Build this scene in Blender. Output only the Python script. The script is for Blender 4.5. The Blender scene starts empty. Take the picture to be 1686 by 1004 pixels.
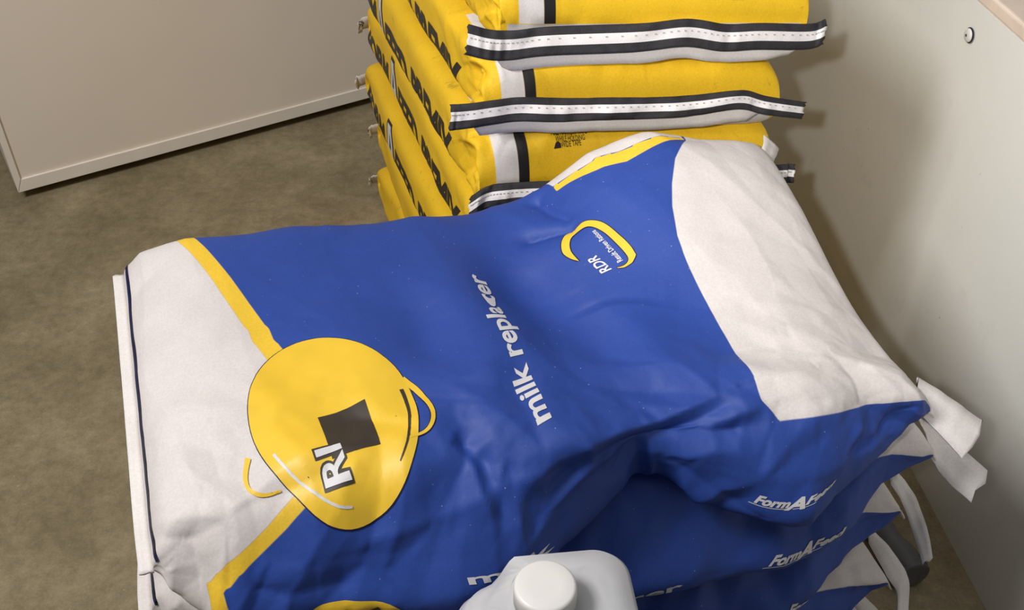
import bpy, bmesh, math, random
import numpy as np
from mathutils import Vector, Matrix

# ------------------------------------------------------------------ camera, light, exposure
scene = bpy.context.scene
col = scene.collection
PITCH, FPX, CAM_H = math.radians(39.4), 1700.0, 1.25
cam_data = bpy.data.cameras.new('camera')
cam_data.sensor_width = 36.0
cam_data.lens = 36.0 * FPX / 1686.0
cam_data.clip_start = 0.02
cam = bpy.data.objects.new('camera', cam_data)
cam.location = (0, 0, CAM_H)
cam.rotation_euler = (math.pi / 2 - PITCH, 0, 0)
col.objects.link(cam)
scene.camera = cam
scene.view_settings.view_transform = 'Standard'
scene.view_settings.look = 'None'
scene.view_settings.gamma = 1.0
scene.view_settings.use_curve_mapping = False
scene.view_settings.exposure = -0.25
world = bpy.data.worlds.new('world')
scene.world = world
world.use_nodes = True
world.node_tree.nodes['Background'].inputs[0].default_value = (0.93, 0.95, 1.0, 1)
world.node_tree.nodes['Background'].inputs[1].default_value = 0.07


def area_light(name, loc, target, sx, sy, power, color):
    d = bpy.data.lights.new(name, 'AREA')
    d.shape = 'RECTANGLE'
    d.size, d.size_y, d.energy, d.color = sx, sy, power, color
    o = bpy.data.objects.new(name, d)
    o.location = loc
    o.rotation_euler = (Vector(target) - Vector(loc)).to_track_quat('-Z', 'Y').to_euler()
    col.objects.link(o)
    return o


area_light('ceiling_lamp', (-1.2, 0.40, 2.1), (0.2, 0.95, 0.4), 0.5, 0.6, 42, (1.0, 0.97, 0.95))
area_light('overhead_fill', (0.0, 0.5, 2.7), (0.0, 0.5, 0.0), 2.4, 2.4, 17, (1.0, 0.98, 0.96))  # added fill, no fixture: soft ambient from above that leaves undersides dark
sp = bpy.data.lights.new('camera_flash', 'SPOT')  # camera flash, its cone aimed to brighten the yellow stack and right wall
sp.energy, sp.color, sp.shadow_soft_size = 64, (1.0, 0.965, 0.92), 0.018
sp.spot_size, sp.spot_blend = math.radians(50), 1.0
so = bpy.data.objects.new('camera_flash', sp)
so.location = (-0.12, -0.06, 1.33)
so.rotation_euler = (Vector((0.56, 1.5, 0.60)) - so.location).to_track_quat('-Z', 'Y').to_euler()
col.objects.link(so)
# print and crease outlines on the bags: (along the length, around the section)
UV = {
    'b1.white_right': [(0.8553, 0.677), (0.8146, 0.6341), (0.7921, 0.5985), (0.7768, 0.5672), (0.7657, 0.5299), (0.7644, 0.5001), (0.7665, 0.4451), (0.7644, 0.3758), (0.7584, 0.3251), (0.7556, 0.3013), (0.7736, 0.2837), (0.8213, 0.2831), (0.8735, 0.2811), (0.9283, 0.2786), (0.99, 0.2845)],
    'b1.band_a': [(0.172, 0.2952), (0.1376, 0.2785), (0.091, 0.2609), (0.0673, 0.2444)],
    'b1.band_b': [(0.1861, 0.2879), (0.1577, 0.275), (0.1153, 0.2585), (0.0872, 0.2432)],
    'b1.emblem': [(0.3391, 0.4115), (0.3328, 0.3804), (0.3149, 0.3427), (0.2956, 0.318), (0.2722, 0.3015), (0.2445, 0.292), (0.2188, 0.2879), (0.1945, 0.2885), (0.1748, 0.2928), (0.1551, 0.3099), (0.1373, 0.3376), (0.1294, 0.3678), (0.1332, 0.4067), (0.1497, 0.4559), (0.181, 0.4992), (0.2223, 0.5227), (0.2679, 0.5266), (0.3043, 0.5056), (0.3301, 0.4748), (0.339, 0.4401)],
    'b1.square': [(0.2812, 0.3249), (0.28, 0.3829), (0.2185, 0.372), (0.2222, 0.3171)],
    'b1.emblem_text': [(0.2382, 0.2949), (0.2343, 0.3293), (0.208, 0.2923), (0.2032, 0.3252)],
    'b1.loop_r': [(0.3322, 0.4018), (0.3456, 0.3826), (0.3525, 0.3609), (0.3513, 0.3448), (0.3433, 0.333), (0.3309, 0.3271), (0.3103, 0.3228)],
    'b1.loop_l': [(0.1289, 0.3404), (0.1234, 0.3281), (0.1209, 0.3169), (0.1229, 0.3076), (0.131, 0.3018), (0.1422, 0.2999), (0.1576, 0.3012)],
    'b1.emblem2': [(0.1785, 0.2198), (0.1964, 0.2249), (0.239, 0.2237), (0.2825, 0.2189), (0.3202, 0.1985), (0.2962, 0.1985), (0.2378, 0.2105), (0.2069, 0.1985)],
    'b1.square2': [(0.2319, 0.1985), (0.2621, 0.2188), (0.2889, 0.1985), (0.2498, 0.1985)],
    'b1.line_r': [(0.3266, 0.3988), (0.3249, 0.3772), (0.3138, 0.3505), (0.2906, 0.3139)],
    'b1.line_w': [(0.1385, 0.3429), (0.1534, 0.317), (0.1765, 0.2992), (0.2023, 0.2917)],
    'b1.milk': [(0.4873, 0.3176), (0.4991, 0.5572), (0.4588, 0.3102), (0.4711, 0.554)],
    'b1.ring': [(0.6317, 0.5466), (0.6239, 0.5558), (0.6189, 0.5664), (0.619, 0.5743), (0.6219, 0.5827), (0.6252, 0.5884), (0.631, 0.5951), (0.6378, 0.5976), (0.6452, 0.5962), (0.6556, 0.5963), (0.6636, 0.5938), (0.6724, 0.588), (0.6803, 0.5803), (0.6868, 0.5697), (0.6923, 0.5573), (0.6979, 0.5449), (0.7017, 0.5338), (0.7031, 0.5236), (0.6979, 0.5186), (0.6893, 0.5132), (0.6808, 0.5107), (0.6719, 0.5161), (0.6796, 0.5155), (0.6872, 0.5174), (0.6915, 0.5218), (0.6912, 0.5284), (0.6881, 0.5384), (0.6836, 0.5505), (0.6783, 0.5636), (0.6719, 0.5743), (0.6652, 0.5822), (0.6581, 0.5865), (0.6492, 0.5871), (0.6431, 0.5861), (0.6362, 0.5836), (0.6313, 0.5772), (0.6285, 0.5688), (0.6285, 0.561)],
    'b1.rdr': [(0.6651, 0.5163), (0.6539, 0.5429), (0.6496, 0.5162), (0.6399, 0.545)],
    'b1.rations': [(0.6837, 0.5221), (0.6673, 0.5752), (0.6755, 0.5212), (0.6609, 0.5746)],
    'b1.form': [(0.7426, 0.2292), (0.8485, 0.2332), (0.7464, 0.2367), (0.8509, 0.2359)],
    'b1.milk2': [(0.3676, 0.234), (0.4754, 0.2262), (0.364, 0.2394), (0.4703, 0.2345)],
    'b1.back': [(0.6521, 0.6706), (0.7085, 0.6588), (0.7163, 0.6581), (0.7489, 0.6527), (0.782, 0.6591), (0.8214, 0.6689), (0.8533, 0.6787)],
    'b1.cr1': [(0.7173, 0.3182), (0.6253, 0.3041), (0.5413, 0.2929), (0.5019, 0.2855)],
    'b1.cr2': [(0.3783, 0.3035), (0.3883, 0.2764), (0.3991, 0.268), (0.4042, 0.2503)],
    'b1.cr3': [(0.4723, 0.2537), (0.4993, 0.2629), (0.5305, 0.2721)],
    'b1.cr4': [(0.6093, 0.2012), (0.6099, 0.2195), (0.6056, 0.2758)],
    'b1.cr5': [(0.7605, 0.2962), (0.7209, 0.2931), (0.685, 0.2889)],
    'b1.cr6': [(0.7478, 0.2471), (0.703, 0.2311), (0.6765, 0.1992)],
    'b1.cr7': [(0.4289, 0.2675), (0.4364, 0.2513), (0.4441, 0.2393)],
    'b1.cr8': [(0.4757, 0.3919), (0.4643, 0.3439), (0.4533, 0.3004)],
    'b1.cr9': [(0.6234, 0.6774), (0.6313, 0.6416), (0.6427, 0.62)],
    'b1.cr10': [(0.5861, 0.6147), (0.6167, 0.6078), (0.6395, 0.5988)],
    'b1.cr11': [(0.4232, 0.2941), (0.407, 0.2784)],
    'b1.cr12': [(0.5498, 0.5457), (0.5838, 0.4658), (0.6041, 0.3888), (0.6197, 0.3407)],
    'b1.cr13': [(0.6104, 0.2768), (0.6661, 0.28), (0.7181, 0.2817)],
    'b1.cr14': [(0.9669, 0.2726), (0.9246, 0.2428), (0.8762, 0.2492)],
    'b1.cr15': [(0.9013, 0.2683), (0.8756, 0.2531), (0.858, 0.247)],
    'b1.cr17': [(0.2476, 0.2591), (0.3343, 0.2684), (0.4009, 0.2758), (0.469, 0.2814)],
    'b1.cr18': [(0.3844, 0.3391), (0.3603, 0.3148), (0.3943, 0.283)],
    'b1.cr19': [(0.8738, 0.269), (0.9141, 0.2489), (0.9406, 0.2064)],
    'b1.cr20': [(0.5884, 0.4758), (0.645, 0.4696), (0.7131, 0.4509)],
    'b1.cr16': [(0.1213, 0.2456), (0.1553, 0.2378), (0.2183, 0.2371)],
    'b2.white_right': [(1.012, 0.2289), (0.9656, 0.2493), (0.9162, 0.2659), (0.8701, 0.271), (0.848, 0.2717)],
    'b2.form': [(0.7564, 0.2148), (0.8612, 0.2152), (0.7607, 0.2253), (0.8611, 0.2248)],
    'b2.er': [(0.4655, 0.1925), (0.6424, 0.2043), (0.4581, 0.2089), (0.6409, 0.219)],
    'b3.white_right': [(1.012, 0.2802), (0.9675, 0.2476), (0.9148, 0.2599)],
    'b3.form': [(0.8144, 0.203), (0.8984, 0.2136), (0.815, 0.2211), (0.9185, 0.2016)],
    'b4.white_right': [(1.012, 0.2244), (0.9535, 0.2732), (0.9026, 0.2675)],
    'y3.pull': [(0.0236, 0.6039), (0.0255, 0.5534), (0.032, 0.6024), (0.0343, 0.5518)],
    'y3.while': [(0.0171, 0.599), (0.0184, 0.5578), (0.0233, 0.5982), (0.0248, 0.5569)],
    'y3.wide': [(0.0123, 0.5921), (0.0133, 0.564), (0.0174, 0.5916), (0.0187, 0.5634)],
    'y3.arrow': [(0.0117, 0.6021), (0.0123, 0.5921), (0.0156, 0.5921), (0.0151, 0.5947), (0.0182, 0.5955), (0.0165, 0.5992)],
}


# ------------------------------------------------------------------ bag geometry (numpy)
def _hash(ix, iy, seed):
    n = (ix.astype(np.int64) * 374761393 + iy.astype(np.int64) * 668265263 + seed * 1442695041) & 0x7fffffff
    n = ((n ^ (n >> 13)) * 1274126177) & 0x7fffffff
    return ((n ^ (n >> 16)) & 0xffff) / 65535.0


def vnoise(x, y, seed):
    ix, iy = np.floor(x), np.floor(y)
    fx, fy = x - ix, y - iy
    fx = fx * fx * fx * (fx * (fx * 6 - 15) + 10)
    fy = fy * fy * fy * (fy * (fy * 6 - 15) + 10)
    a, b = _hash(ix, iy, seed), _hash(ix + 1, iy, seed)
    c, d = _hash(ix, iy + 1, seed), _hash(ix + 1, iy + 1, seed)
    return (a + (b - a) * fx) * (1 - fy) + (c + (d - c) * fx) * fy - 0.5


def crumple(x, y, seed, scale=0.12, folds=7):
    """creased-paper relief, about -1..1: patches of straight folds in many directions"""
    r = random.Random(seed)
    h = np.zeros_like(x)
    wx = x + 0.25 * scale * vnoise(x / scale * 1.3, y / scale * 1.3, seed + 1)
    wy = y + 0.25 * scale * vnoise(x / scale * 1.3 + 9, y / scale * 1.3, seed + 2)
    for k in range(folds):
        a = r.uniform(0, math.pi)
        f = r.uniform(0.5, 1.3) / scale
        u = (wx * math.cos(a) + wy * math.sin(a)) * f + r.random() * 9
        tri = np.abs(u - np.floor(u) - 0.5) * 2
        tri = tri * tri if k % 2 else tri
        m = np.clip(vnoise(x / scale * 0.8 + k * 7.3, y / scale * 0.8, seed + 11 + k) * 3.2 + 0.25, 0, 1)
        h += (tri - 0.5) * m
    return h * 0.6


def facets(x, y, seed, scale):
    """hard creased relief: the lower envelope of randomly turned shallow pyramids, about -0.5..0.5"""
    x, y = x / scale, y / scale
    wx = x + 0.35 * vnoise(x * 0.9, y * 0.9, seed + 3)
    wy = y + 0.35 * vnoise(x * 0.9 + 5, y * 0.9, seed + 4)
    ix, iy = np.floor(wx), np.floor(wy)
    best = np.full(x.shape, 9.0)
    for dx in (-1, 0, 1):
        for dy in (-1, 0, 1):
            cx_, cy_ = ix + dx, iy + dy
            px = cx_ + 0.15 + 0.7 * _hash(cx_, cy_, seed)
            py = cy_ + 0.15 + 0.7 * _hash(cx_, cy_, seed + 17)
            a = _hash(cx_, cy_, seed + 29) * 6.283
            st = 0.6 + 0.8 * _hash(cx_, cy_, seed + 41)
            u, v = wx - px, wy - py
            d = np.full(x.shape, -9.0)
            for k in range(3):
                b = a + k * 2.094 + 0.5 * (_hash(cx_, cy_, seed + 53 + k) - 0.5)
                d = np.maximum(d, (u * np.cos(b) + v * np.sin(b)) * (st if k == 0 else 1.0))
            best = np.minimum(best, d + 0.35 * _hash(cx_, cy_, seed + 71))
    return np.clip(best, -0.2, 1.0) - 0.35


def poly_dist(X, Y, pts, closed):
    """distance to polyline; for closed ones signed, positive inside"""
    d = np.full(X.shape, 1e9)
    inside = np.zeros(X.shape, bool)
    n = len(pts)
    for i in range(n if closed else n - 1):
        (x0, y0), (x1, y1) = pts[i], pts[(i + 1) % n]
        dx, dy = x1 - x0, y1 - y0
        t = np.clip(((X - x0) * dx + (Y - y0) * dy) / (dx * dx + dy * dy + 1e-12), 0, 1)
        d = np.minimum(d, np.hypot(X - x0 - t * dx, Y - y0 - t * dy))
        if closed:
            hit = (y0 > Y) != (y1 > Y)
            if dy:
                inside ^= hit & (X < (x1 - x0) * (Y - y0) / dy + x0)
    return np.where(inside, d, -d) if closed else d


def fold_profile(X, Y, pts, width):
    best = np.full(X.shape, 1e9)
    side = np.zeros(X.shape)
    frac = np.zeros(X.shape)
    ln = [math.hypot(b[0] - a[0], b[1] - a[1]) for a, b in zip(pts, pts[1:])]
    tot, acc = sum(ln), 0.0
    for (x0, y0), (x1, y1), l in zip(pts, pts[1:], ln):
        dx, dy = x1 - x0, y1 - y0
        tr = ((X - x0) * dx + (Y - y0) * dy) / (l * l + 1e-12)
        t = np.clip(tr, 0, 1)
        d = np.hypot(X - x0 - t * dx, Y - y0 - t * dy)
        m = d < best
        best = np.where(m, d, best)
        side = np.where(m, (dx * (Y - y0) - dy * (X - x0)) / (l + 1e-9), side)
        frac = np.where(m, (acc + t * l) / tot, frac)
        acc += l
    sgn = side >= 0
    p = np.where(sgn, np.exp(-best / width) * np.clip(best / 0.011, 0, 1), 0.0)
    p = p - np.where(sgn, 0.18 * np.exp(-best / 0.006), 0.18 * np.exp(-best / (width * 0.8)))
    return p * np.sin(math.pi * np.clip(frac, 0.02, 0.98)) ** 0.6


def spow(v, e):
    return np.sign(v) * np.abs(v) ** e


def smooth(a, b, x):
    t = np.clip((x - a) / (b - a), 0, 1)
    return t * t * (3 - 2 * t)


class Bag:
    """A filled paper sack. s runs along its length, c around it: 0 bottom, .25 side A, .5 top, .75 side B.
    quad = world corners at the foot of the bag: (s0,A) (s1,A) (s1,B) (s0,B)."""

    def __init__(self, quad, T, ns, nc, end0=0.2, end1=0.2, pend=2.2, nexp=3.2, seam=0.45, shape=None, relief=None,
                 creases=(), seam1=None, tip=0.0025, dense=0.6):
        q = np.array(quad, float)
        self.q = q
        self.L = (np.linalg.norm(q[1] - q[0]) + np.linalg.norm(q[2] - q[3])) / 2
        self.W = (np.linalg.norm(q[3] - q[0]) + np.linalg.norm(q[2] - q[1])) / 2
        self.T, self.ns, self.nc = T, ns, nc
        # section, resampled by arc length
        ph = np.linspace(0, 2 * math.pi, 4001)
        e = 2.0 / nexp
        yy, zz = -self.W / 2 * spow(np.sin(ph), e), -T / 2 * spow(np.cos(ph), e)
        arc = np.concatenate([[0], np.cumsum(np.hypot(np.diff(yy), np.diff(zz)))])
        self.perim = arc[-1]
        c = np.arange(nc) / nc
        ph = np.interp(c * arc[-1], arc, ph)
        t0, z0 = -spow(np.sin(ph), e), -spow(np.cos(ph), e)
        s = np.linspace(0, 1, ns)
        s = s - dense * np.sin(2 * math.pi * s) / (2 * math.pi)      # rows closer together at the ends
        self.sg, self.cg = s, c
        S, C = np.meshgrid(s, c, indexing='ij')
        tt, zl = np.broadcast_to(t0, S.shape).copy(), np.broadcast_to(z0, S.shape)

        def endf(x, w):
            return np.clip(1 - (1 - np.clip(x / w, 0, 1)) ** pend, 0, 1) ** (1 / pend)
        th = endf(S, end0) * endf(1 - S, end1)
        sm = seam if seam1 is None else seam + (seam1 - seam) * S
        zmid = T * (sm + (0.5 - sm) * th)
        zz = zmid + zl * (T * th / 2 + tip)
        self.X, self.Y = S * self.L, (C - 0.5) * self.perim
        off = np.zeros(S.shape + (3,))
        if shape:
            tt, zz, off = shape(S, C, tt, zz, th, zl, off)
        a = ((1 - tt) / 2)[..., None]
        S3 = S[..., None]
        P = (q[0] * (1 - S3) + q[1] * S3) * a + (q[3] * (1 - S3) + q[2] * S3) * (1 - a)
        P = P + off
        P[..., 2] += zz
        self.P = P
        self.normals()
        self.P0 = P.copy()
        h = np.zeros(S.shape)
        if relief:
            h += relief(S, C, self.X, self.Y, th)
        for pts, depth, width, kind in creases:
            pm = [(u * self.L, (v - 0.5) * self.perim) for u, v in pts]
            d = poly_dist(self.X, self.Y, pm, False)
            if kind == 's':
                # fold: sharp drop on one side of the line, slow recovery
                h -= depth * fold_profile(self.X, self.Y, pm, width)
            elif kind == 'v':
                h -= depth * np.exp(-d / width)
            else:
                h -= depth * np.exp(-(d / width) ** 2)
        h *= smooth(0, 0.03, S) * smooth(0, 0.03, 1 - S) * 0.9 + 0.1
        self.P = P + self.N * h[..., None]
        self.normals()

    def normals(self):
        ds = np.gradient(self.P, axis=0)
        dc = np.roll(self.P, -1, 1) - np.roll(self.P, 1, 1)
        N = np.cross(ds, dc)
        N /= np.linalg.norm(N, axis=2, keepdims=True) + 1e-12
        ctr = self.P.mean(axis=1, keepdims=True)
        if ((self.P - ctr) * N).sum(axis=2)[self.ns // 4: -self.ns // 4].mean() < 0:
            N = -N
            self.flip = True
        else:
            self.flip = False
        self.N = N

    def sample(self, s, c, off=0.0):
        s, c = np.asarray(s, float), np.asarray(c, float)
        fs = np.interp(np.clip(s, 0, 1), self.sg, np.arange(self.ns))
        i = np.minimum(fs.astype(int), self.ns - 2)
        u = (fs - i)[..., None]
        fc = (c % 1.0) * self.nc
        j = fc.astype(int) % self.nc
        v = (fc - np.floor(fc))[..., None]
        j2 = (j + 1) % self.nc

        def lerp(A):
            return (A[i, j] * (1 - u) + A[i + 1, j] * u) * (1 - v) + (A[i, j2] * (1 - u) + A[i + 1, j2] * u) * v
        return lerp(self.P) + lerp(self.N) * off


# ------------------------------------------------------------------ the bags
def blue_shape(k):
    def f(S, C, tt, zz, th, zl, off):
        top = np.clip(zl, 0, 1)
        if k == 1:
            # back right quarter rides up against the yellow stack
            lift = 0.088 * smooth(0.50, 0.82, S) * smooth(-0.6, 1.0, tt)
            zz = zz + lift * (0.55 + 0.45 * smooth(-0.9, 0.2, zl))
            # soft dips and swells of the upper face
            def g(s0, t0, ws, wt):
                return np.exp(-((S - s0) / ws) ** 2 - ((tt - t0) / wt) ** 2)
            zz = zz + top * (-0.024 * g(0.565, 0.15, 0.075, 0.6) - 0.010 * g(0.74, -0.25, 0.08, 0.35)
                             + 0.010 * g(0.46, -0.1, 0.06, 0.7) - 0.010 * g(0.385, -0.15, 0.045, 0.5) - 0.012 * g(0.63, 0.85, 0.05, 0.25))
            # front gusset tucked under to the right of the middle, bulging on the left
            low = smooth(0.2, -0.9, tt) * smooth(0.95, -0.75, zl)
            bulge = 0.054 - 0.074 * np.exp(-((S - 0.605) / 0.10) ** 2) + 0.016 * np.exp(-((S - 0.38) / 0.10) ** 2) + 0.012 * np.exp(-((S - 0.80) / 0.08) ** 2)
            off[..., 1] -= low * bulge * smooth(0, 0.12, S) * smooth(1.0, 0.8, S)
            zz = zz - low * smooth(0, 0.12, S) * smooth(1.0, 0.8, S) * (0.020 - 0.016 * np.exp(-((S - 0.605) / 0.10) ** 2) + 0.014 * np.exp(-((S - 0.38) / 0.10) ** 2) + 0.008 * np.exp(-((S - 0.80) / 0.08) ** 2))
            fr2 = smooth(-0.55, -1.0, tt) * top
            zz = zz - fr2 * 0.010 * np.exp(-((S - 0.62) / 0.12) ** 2)
        else:
            low = smooth(0.2, -0.9, tt) * smooth(0.95, -0.75, zl)
            off[..., 1] -= low * 0.07 * smooth(0, 0.15, S) * smooth(1.0, 0.8, S)
            zz = zz - low * 0.02 * smooth(0, 0.12, S) * smooth(1.0, 0.8, S)
        return tt, zz, off
    return f


def blue_relief(seed, amp=1.0):
    def f(S, C, X, Y, th):
        front = np.exp(-((C - 0.27) / 0.11) ** 2)
        back = np.exp(-((C - 0.73) / 0.08) ** 2)
        ends = np.exp(-S / 0.08) + np.exp(-(1 - S) / 0.10)
        h = crumple(X, Y, seed, 0.14, 9) * (0.0026 + 0.0030 * front + 0.003 * back + 0.0030 * ends)
        h += facets(X, Y * 1.15, seed + 5, 0.105) * (0.0020 + 0.0260 * front * smooth(0.06, 0.14, C) + 0.004 * ends)
        h += facets(X, Y, seed + 6, 0.040) * (0.0004 + 0.0045 * front + 0.0016 * ends)
        h += vnoise(X / 0.16, Y / 0.14, seed + 99) * 0.008
        return h * amp
    return f


def yellow_shape(seed):
    r = random.Random(seed)
    p = [r.uniform(-1, 1) for _ in range(8)]

    def f(S, C, tt, zz, th, zl, off):
        # gusset (side B) pinched in at mid height near both ends
        e = np.exp(-S / 0.05) + np.exp(-(1 - S) / 0.05)
        tt = tt * (1 - 0.06 * e * np.exp(-(zl / 0.5) ** 2))
        tt = tt * (1 + 0.012 * p[0] * np.sin(S * 9 + p[1] * 3))
        # the sewn end droops
        zz = zz - 0.004 * np.exp(-S / 0.05) * (zl > 0) * zl
        return tt, zz, off
    return f


def yellow_relief(seed):
    def f(S, C, X, Y, th):
        side = np.exp(-((C - 0.76) / 0.10) ** 2)
        ends = np.exp(-S / 0.07) + np.exp(-(1 - S) / 0.05)
        nose = np.exp(-S / 0.07) * np.exp(-((C - 0.70) / 0.11) ** 2)
        h = crumple(X, Y, seed, 0.13, 7) * (0.0026 + 0.0005 * side + 0.0030 * ends)
        h += facets(X, Y, seed + 40, 0.055) * (0.0010 + 0.004 * ends + 0.034 * nose)
        h += facets(X, Y, seed + 41, 0.028) * (0.0003 + 0.0012 * ends + 0.006 * nose)
        h += vnoise(X / 0.2, Y / 0.12, seed + 77) * 0.007
        return h
    return f


BT = 0.112
FOOT = {1: 0.440, 2: 0.330, 3: 0.220, 4: 0.110, 5: 0.0}
BQ = {1: [(-.318, .560), (.430, .752), (.308, 1.118), (-.468, .985)],
      2: [(-.352, .592), (.474, .790), (.385, 1.095), (-.452, .965)],
      3: [(-.345, .590), (.466, .800), (.375, 1.090), (-.447, .965)],
      4: [(-.350, .585), (.470, .776), (.378, 1.085), (-.450, .960)],
      5: [(-.350, .590), (.468, .785), (.376, 1.085), (-.450, .965)]}


def blue_bag(k, creases=()):
    quad = [(x, y, FOOT[k]) for x, y in BQ[k]]
    hi = k == 1
    return Bag(quad, BT + (0.001 if k > 1 else 0), 400 if hi else 190, 380 if hi else 220, end0=0.13, end1=0.24, pend=2.0, nexp=5.0,
               seam=0.42, seam1=0.46, shape=blue_shape(k), relief=blue_relief(20 + 7 * k), creases=creases)


YT = 0.1185
YPITCH = 0.117
# top first: footprint corners front-left, back-left, back-right, front-right are derived from these two front corners
YF = {1: [(-.018, 1.118), (.366, 1.198)], 2: [(-.040, 1.112), (.350, 1.192)], 3: [(-.046, 1.112), (.352, 1.192)],
      4: [(-.045, 1.116), (.350, 1.196)], 5: [(-.048, 1.112), (.348, 1.194)], 6: [(-.044, 1.114), (.352, 1.194)],
      7: [(-.046, 1.112), (.352, 1.192)]}


def yellow_bag(k, creases=()):
    (x0, y0), (x1, y1) = YF[k]
    a = math.radians(17.5 + (0.9, -0.8, 0.4, -0.3, 0.7, 0, 0.3)[k - 1])
    dx, dy = -0.80 * math.sin(a), 0.80 * math.cos(a)
    z = (7 - k) * YPITCH
    zl, zr = {1: (0.700, 0.666), 2: (0.598, 0.560), 3: (0.482, 0.460), 4: (0.358, 0.346)}.get(k, (z, z))
    quad = [(x1, y1, zr), (x1 + dx, y1 + dy, z), (x0 + dx, y0 + dy, z), (x0, y0, zl)]
    hi = k <= 3
    return Bag(quad, 0.104 if k == 2 else YT, 340 if hi else 150, 340 if hi else 180, dense=0.88, end0=0.085, end1=0.10, pend=2.6, nexp=5.5, seam=0.42, seam1=0.4,
               shape=yellow_shape(60 + k), relief=yellow_relief(60 + k), creases=creases)


def settle(upper, lower, lo_=0.25, hi_=0.31, gap=0.0012):
    """let the underside of a sack follow the top of the sack it lies on"""
    cell = 0.007
    lo = np.minimum(upper.P.reshape(-1, 3).min(0), lower.P.reshape(-1, 3).min(0))[:2] - 0.03
    hi = np.maximum(upper.P.reshape(-1, 3).max(0), lower.P.reshape(-1, 3).max(0))[:2] + 0.03
    n = np.ceil((hi - lo) / cell).astype(int) + 1
    H = np.full(n, -1.0)
    q = lower.P.reshape(-1, 3)
    ij = ((q[:, :2] - lo) / cell).astype(int)
    np.maximum.at(H, (ij[:, 0], ij[:, 1]), q[:, 2])
    for ax in (0, 1):
        H = np.maximum(H, np.maximum(np.roll(H, 1, ax), np.roll(H, -1, ax)))
    f = (upper.P[..., :2] - lo) / cell - 0.5
    i = np.floor(f).astype(int)
    t = f - i
    G = [[H[i[..., 0] + a, i[..., 1] + b] for b in (0, 1)] for a in (0, 1)]
    h = np.maximum(np.maximum(G[0][0], G[0][1]), np.maximum(G[1][0], G[1][1]))
    soft = (G[0][0] * (1 - t[..., 0]) + G[1][0] * t[..., 0]) * (1 - t[..., 1]) + (G[0][1] * (1 - t[..., 0]) + G[1][1] * t[..., 0]) * t[..., 1]
    h = np.where(soft < 0, h, soft * 0.5 + h * 0.5)
    under = smooth(lo_, hi_, np.abs(upper.cg - 0.5))[None, :]
    need = np.clip(h + gap - upper.P[..., 2], 0, 0.05) * under * (h > -0.5)
    upper.P[..., 2] += need
    # never through its own top
    m = upper.nc // 2
    top = upper.P[:, :, 2].max(axis=1, keepdims=True)
    upper.P[..., 2] = np.minimum(upper.P[..., 2], top)
    upper.normals()
# ------------------------------------------------------------------ materials
def srgb(r, g, b):
    def f(v):
        v /= 255.0
        return v / 12.92 if v <= 0.04045 else ((v + 0.055) / 1.055) ** 2.4
    return (f(r), f(g), f(b), 1.0)


class NT:
    def __init__(self, name):
        self.m = bpy.data.materials.new(name)
        self.m.use_nodes = True
        self.t = self.m.node_tree
        self.b = self.t.nodes['Principled BSDF']

    def n(self, kind, **kw):
        x = self.t.nodes.new(kind)
        for k, v in kw.items():
            setattr(x, k, v)
        return x

    def l(self, a, b):
        self.t.links.new(a, b)

    def noise(self, vec, scale, detail=4, rough=0.55, dist=0.0):
        x = self.n('ShaderNodeTexNoise')
        x.inputs['Scale'].default_value = scale
        x.inputs['Detail'].default_value = detail
        x.inputs['Roughness'].default_value = rough
        x.inputs['Distortion'].default_value = dist
        if vec is not None:
            self.l(vec, x.inputs['Vector'])
        return x.outputs['Fac']

    def ramp(self, fac, stops):
        x = self.n('ShaderNodeValToRGB')
        e = x.color_ramp.elements
        while len(e) < len(stops):
            e.new(0.5)
        for i, (p, c) in enumerate(stops):
            e[i].position, e[i].color = p, c
        self.l(fac, x.inputs[0])
        return x.outputs[0]

    def mix(self, fac, a, b, mode='MIX'):
        x = self.n('ShaderNodeMix', data_type='RGBA', blend_type=mode)
        for s, v in ((x.inputs[0], fac), (x.inputs[6], a), (x.inputs[7], b)):
            if hasattr(v, 'is_output'):
                self.l(v, s)
            else:
                s.default_value = v
        return x.outputs[2]

    def bump(self, h, strength, dist):
        x = self.n('ShaderNodeBump')
        x.inputs['Strength'].default_value = strength
        x.inputs['Distance'].default_value = dist
        self.l(h, x.inputs['Height'])
        self.l(x.outputs[0], self.b.inputs['Normal'])

    def coords(self):
        return self.n('ShaderNodeTexCoord').outputs['Object']


def plain(name, color, rough=0.6, var=0.06, scale=30, bump=0.0, metallic=0.0, spec=0.4):
    k = NT(name)
    co = k.coords()
    f = k.noise(co, scale, 5)
    lo = tuple(v * (1 - var) for v in color[:3]) + (1,)
    hi = tuple(min(1, v * (1 + var)) for v in color[:3]) + (1,)
    k.l(k.ramp(f, [(0.3, lo), (0.7, hi)]), k.b.inputs['Base Color'])
    k.b.inputs['Roughness'].default_value = rough
    k.b.inputs['Metallic'].default_value = metallic
    k.b.inputs['Specular IOR Level'].default_value = spec
    if bump:
        k.bump(k.noise(co, scale * 8, 3), bump, 0.002)
    return k.m


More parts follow.
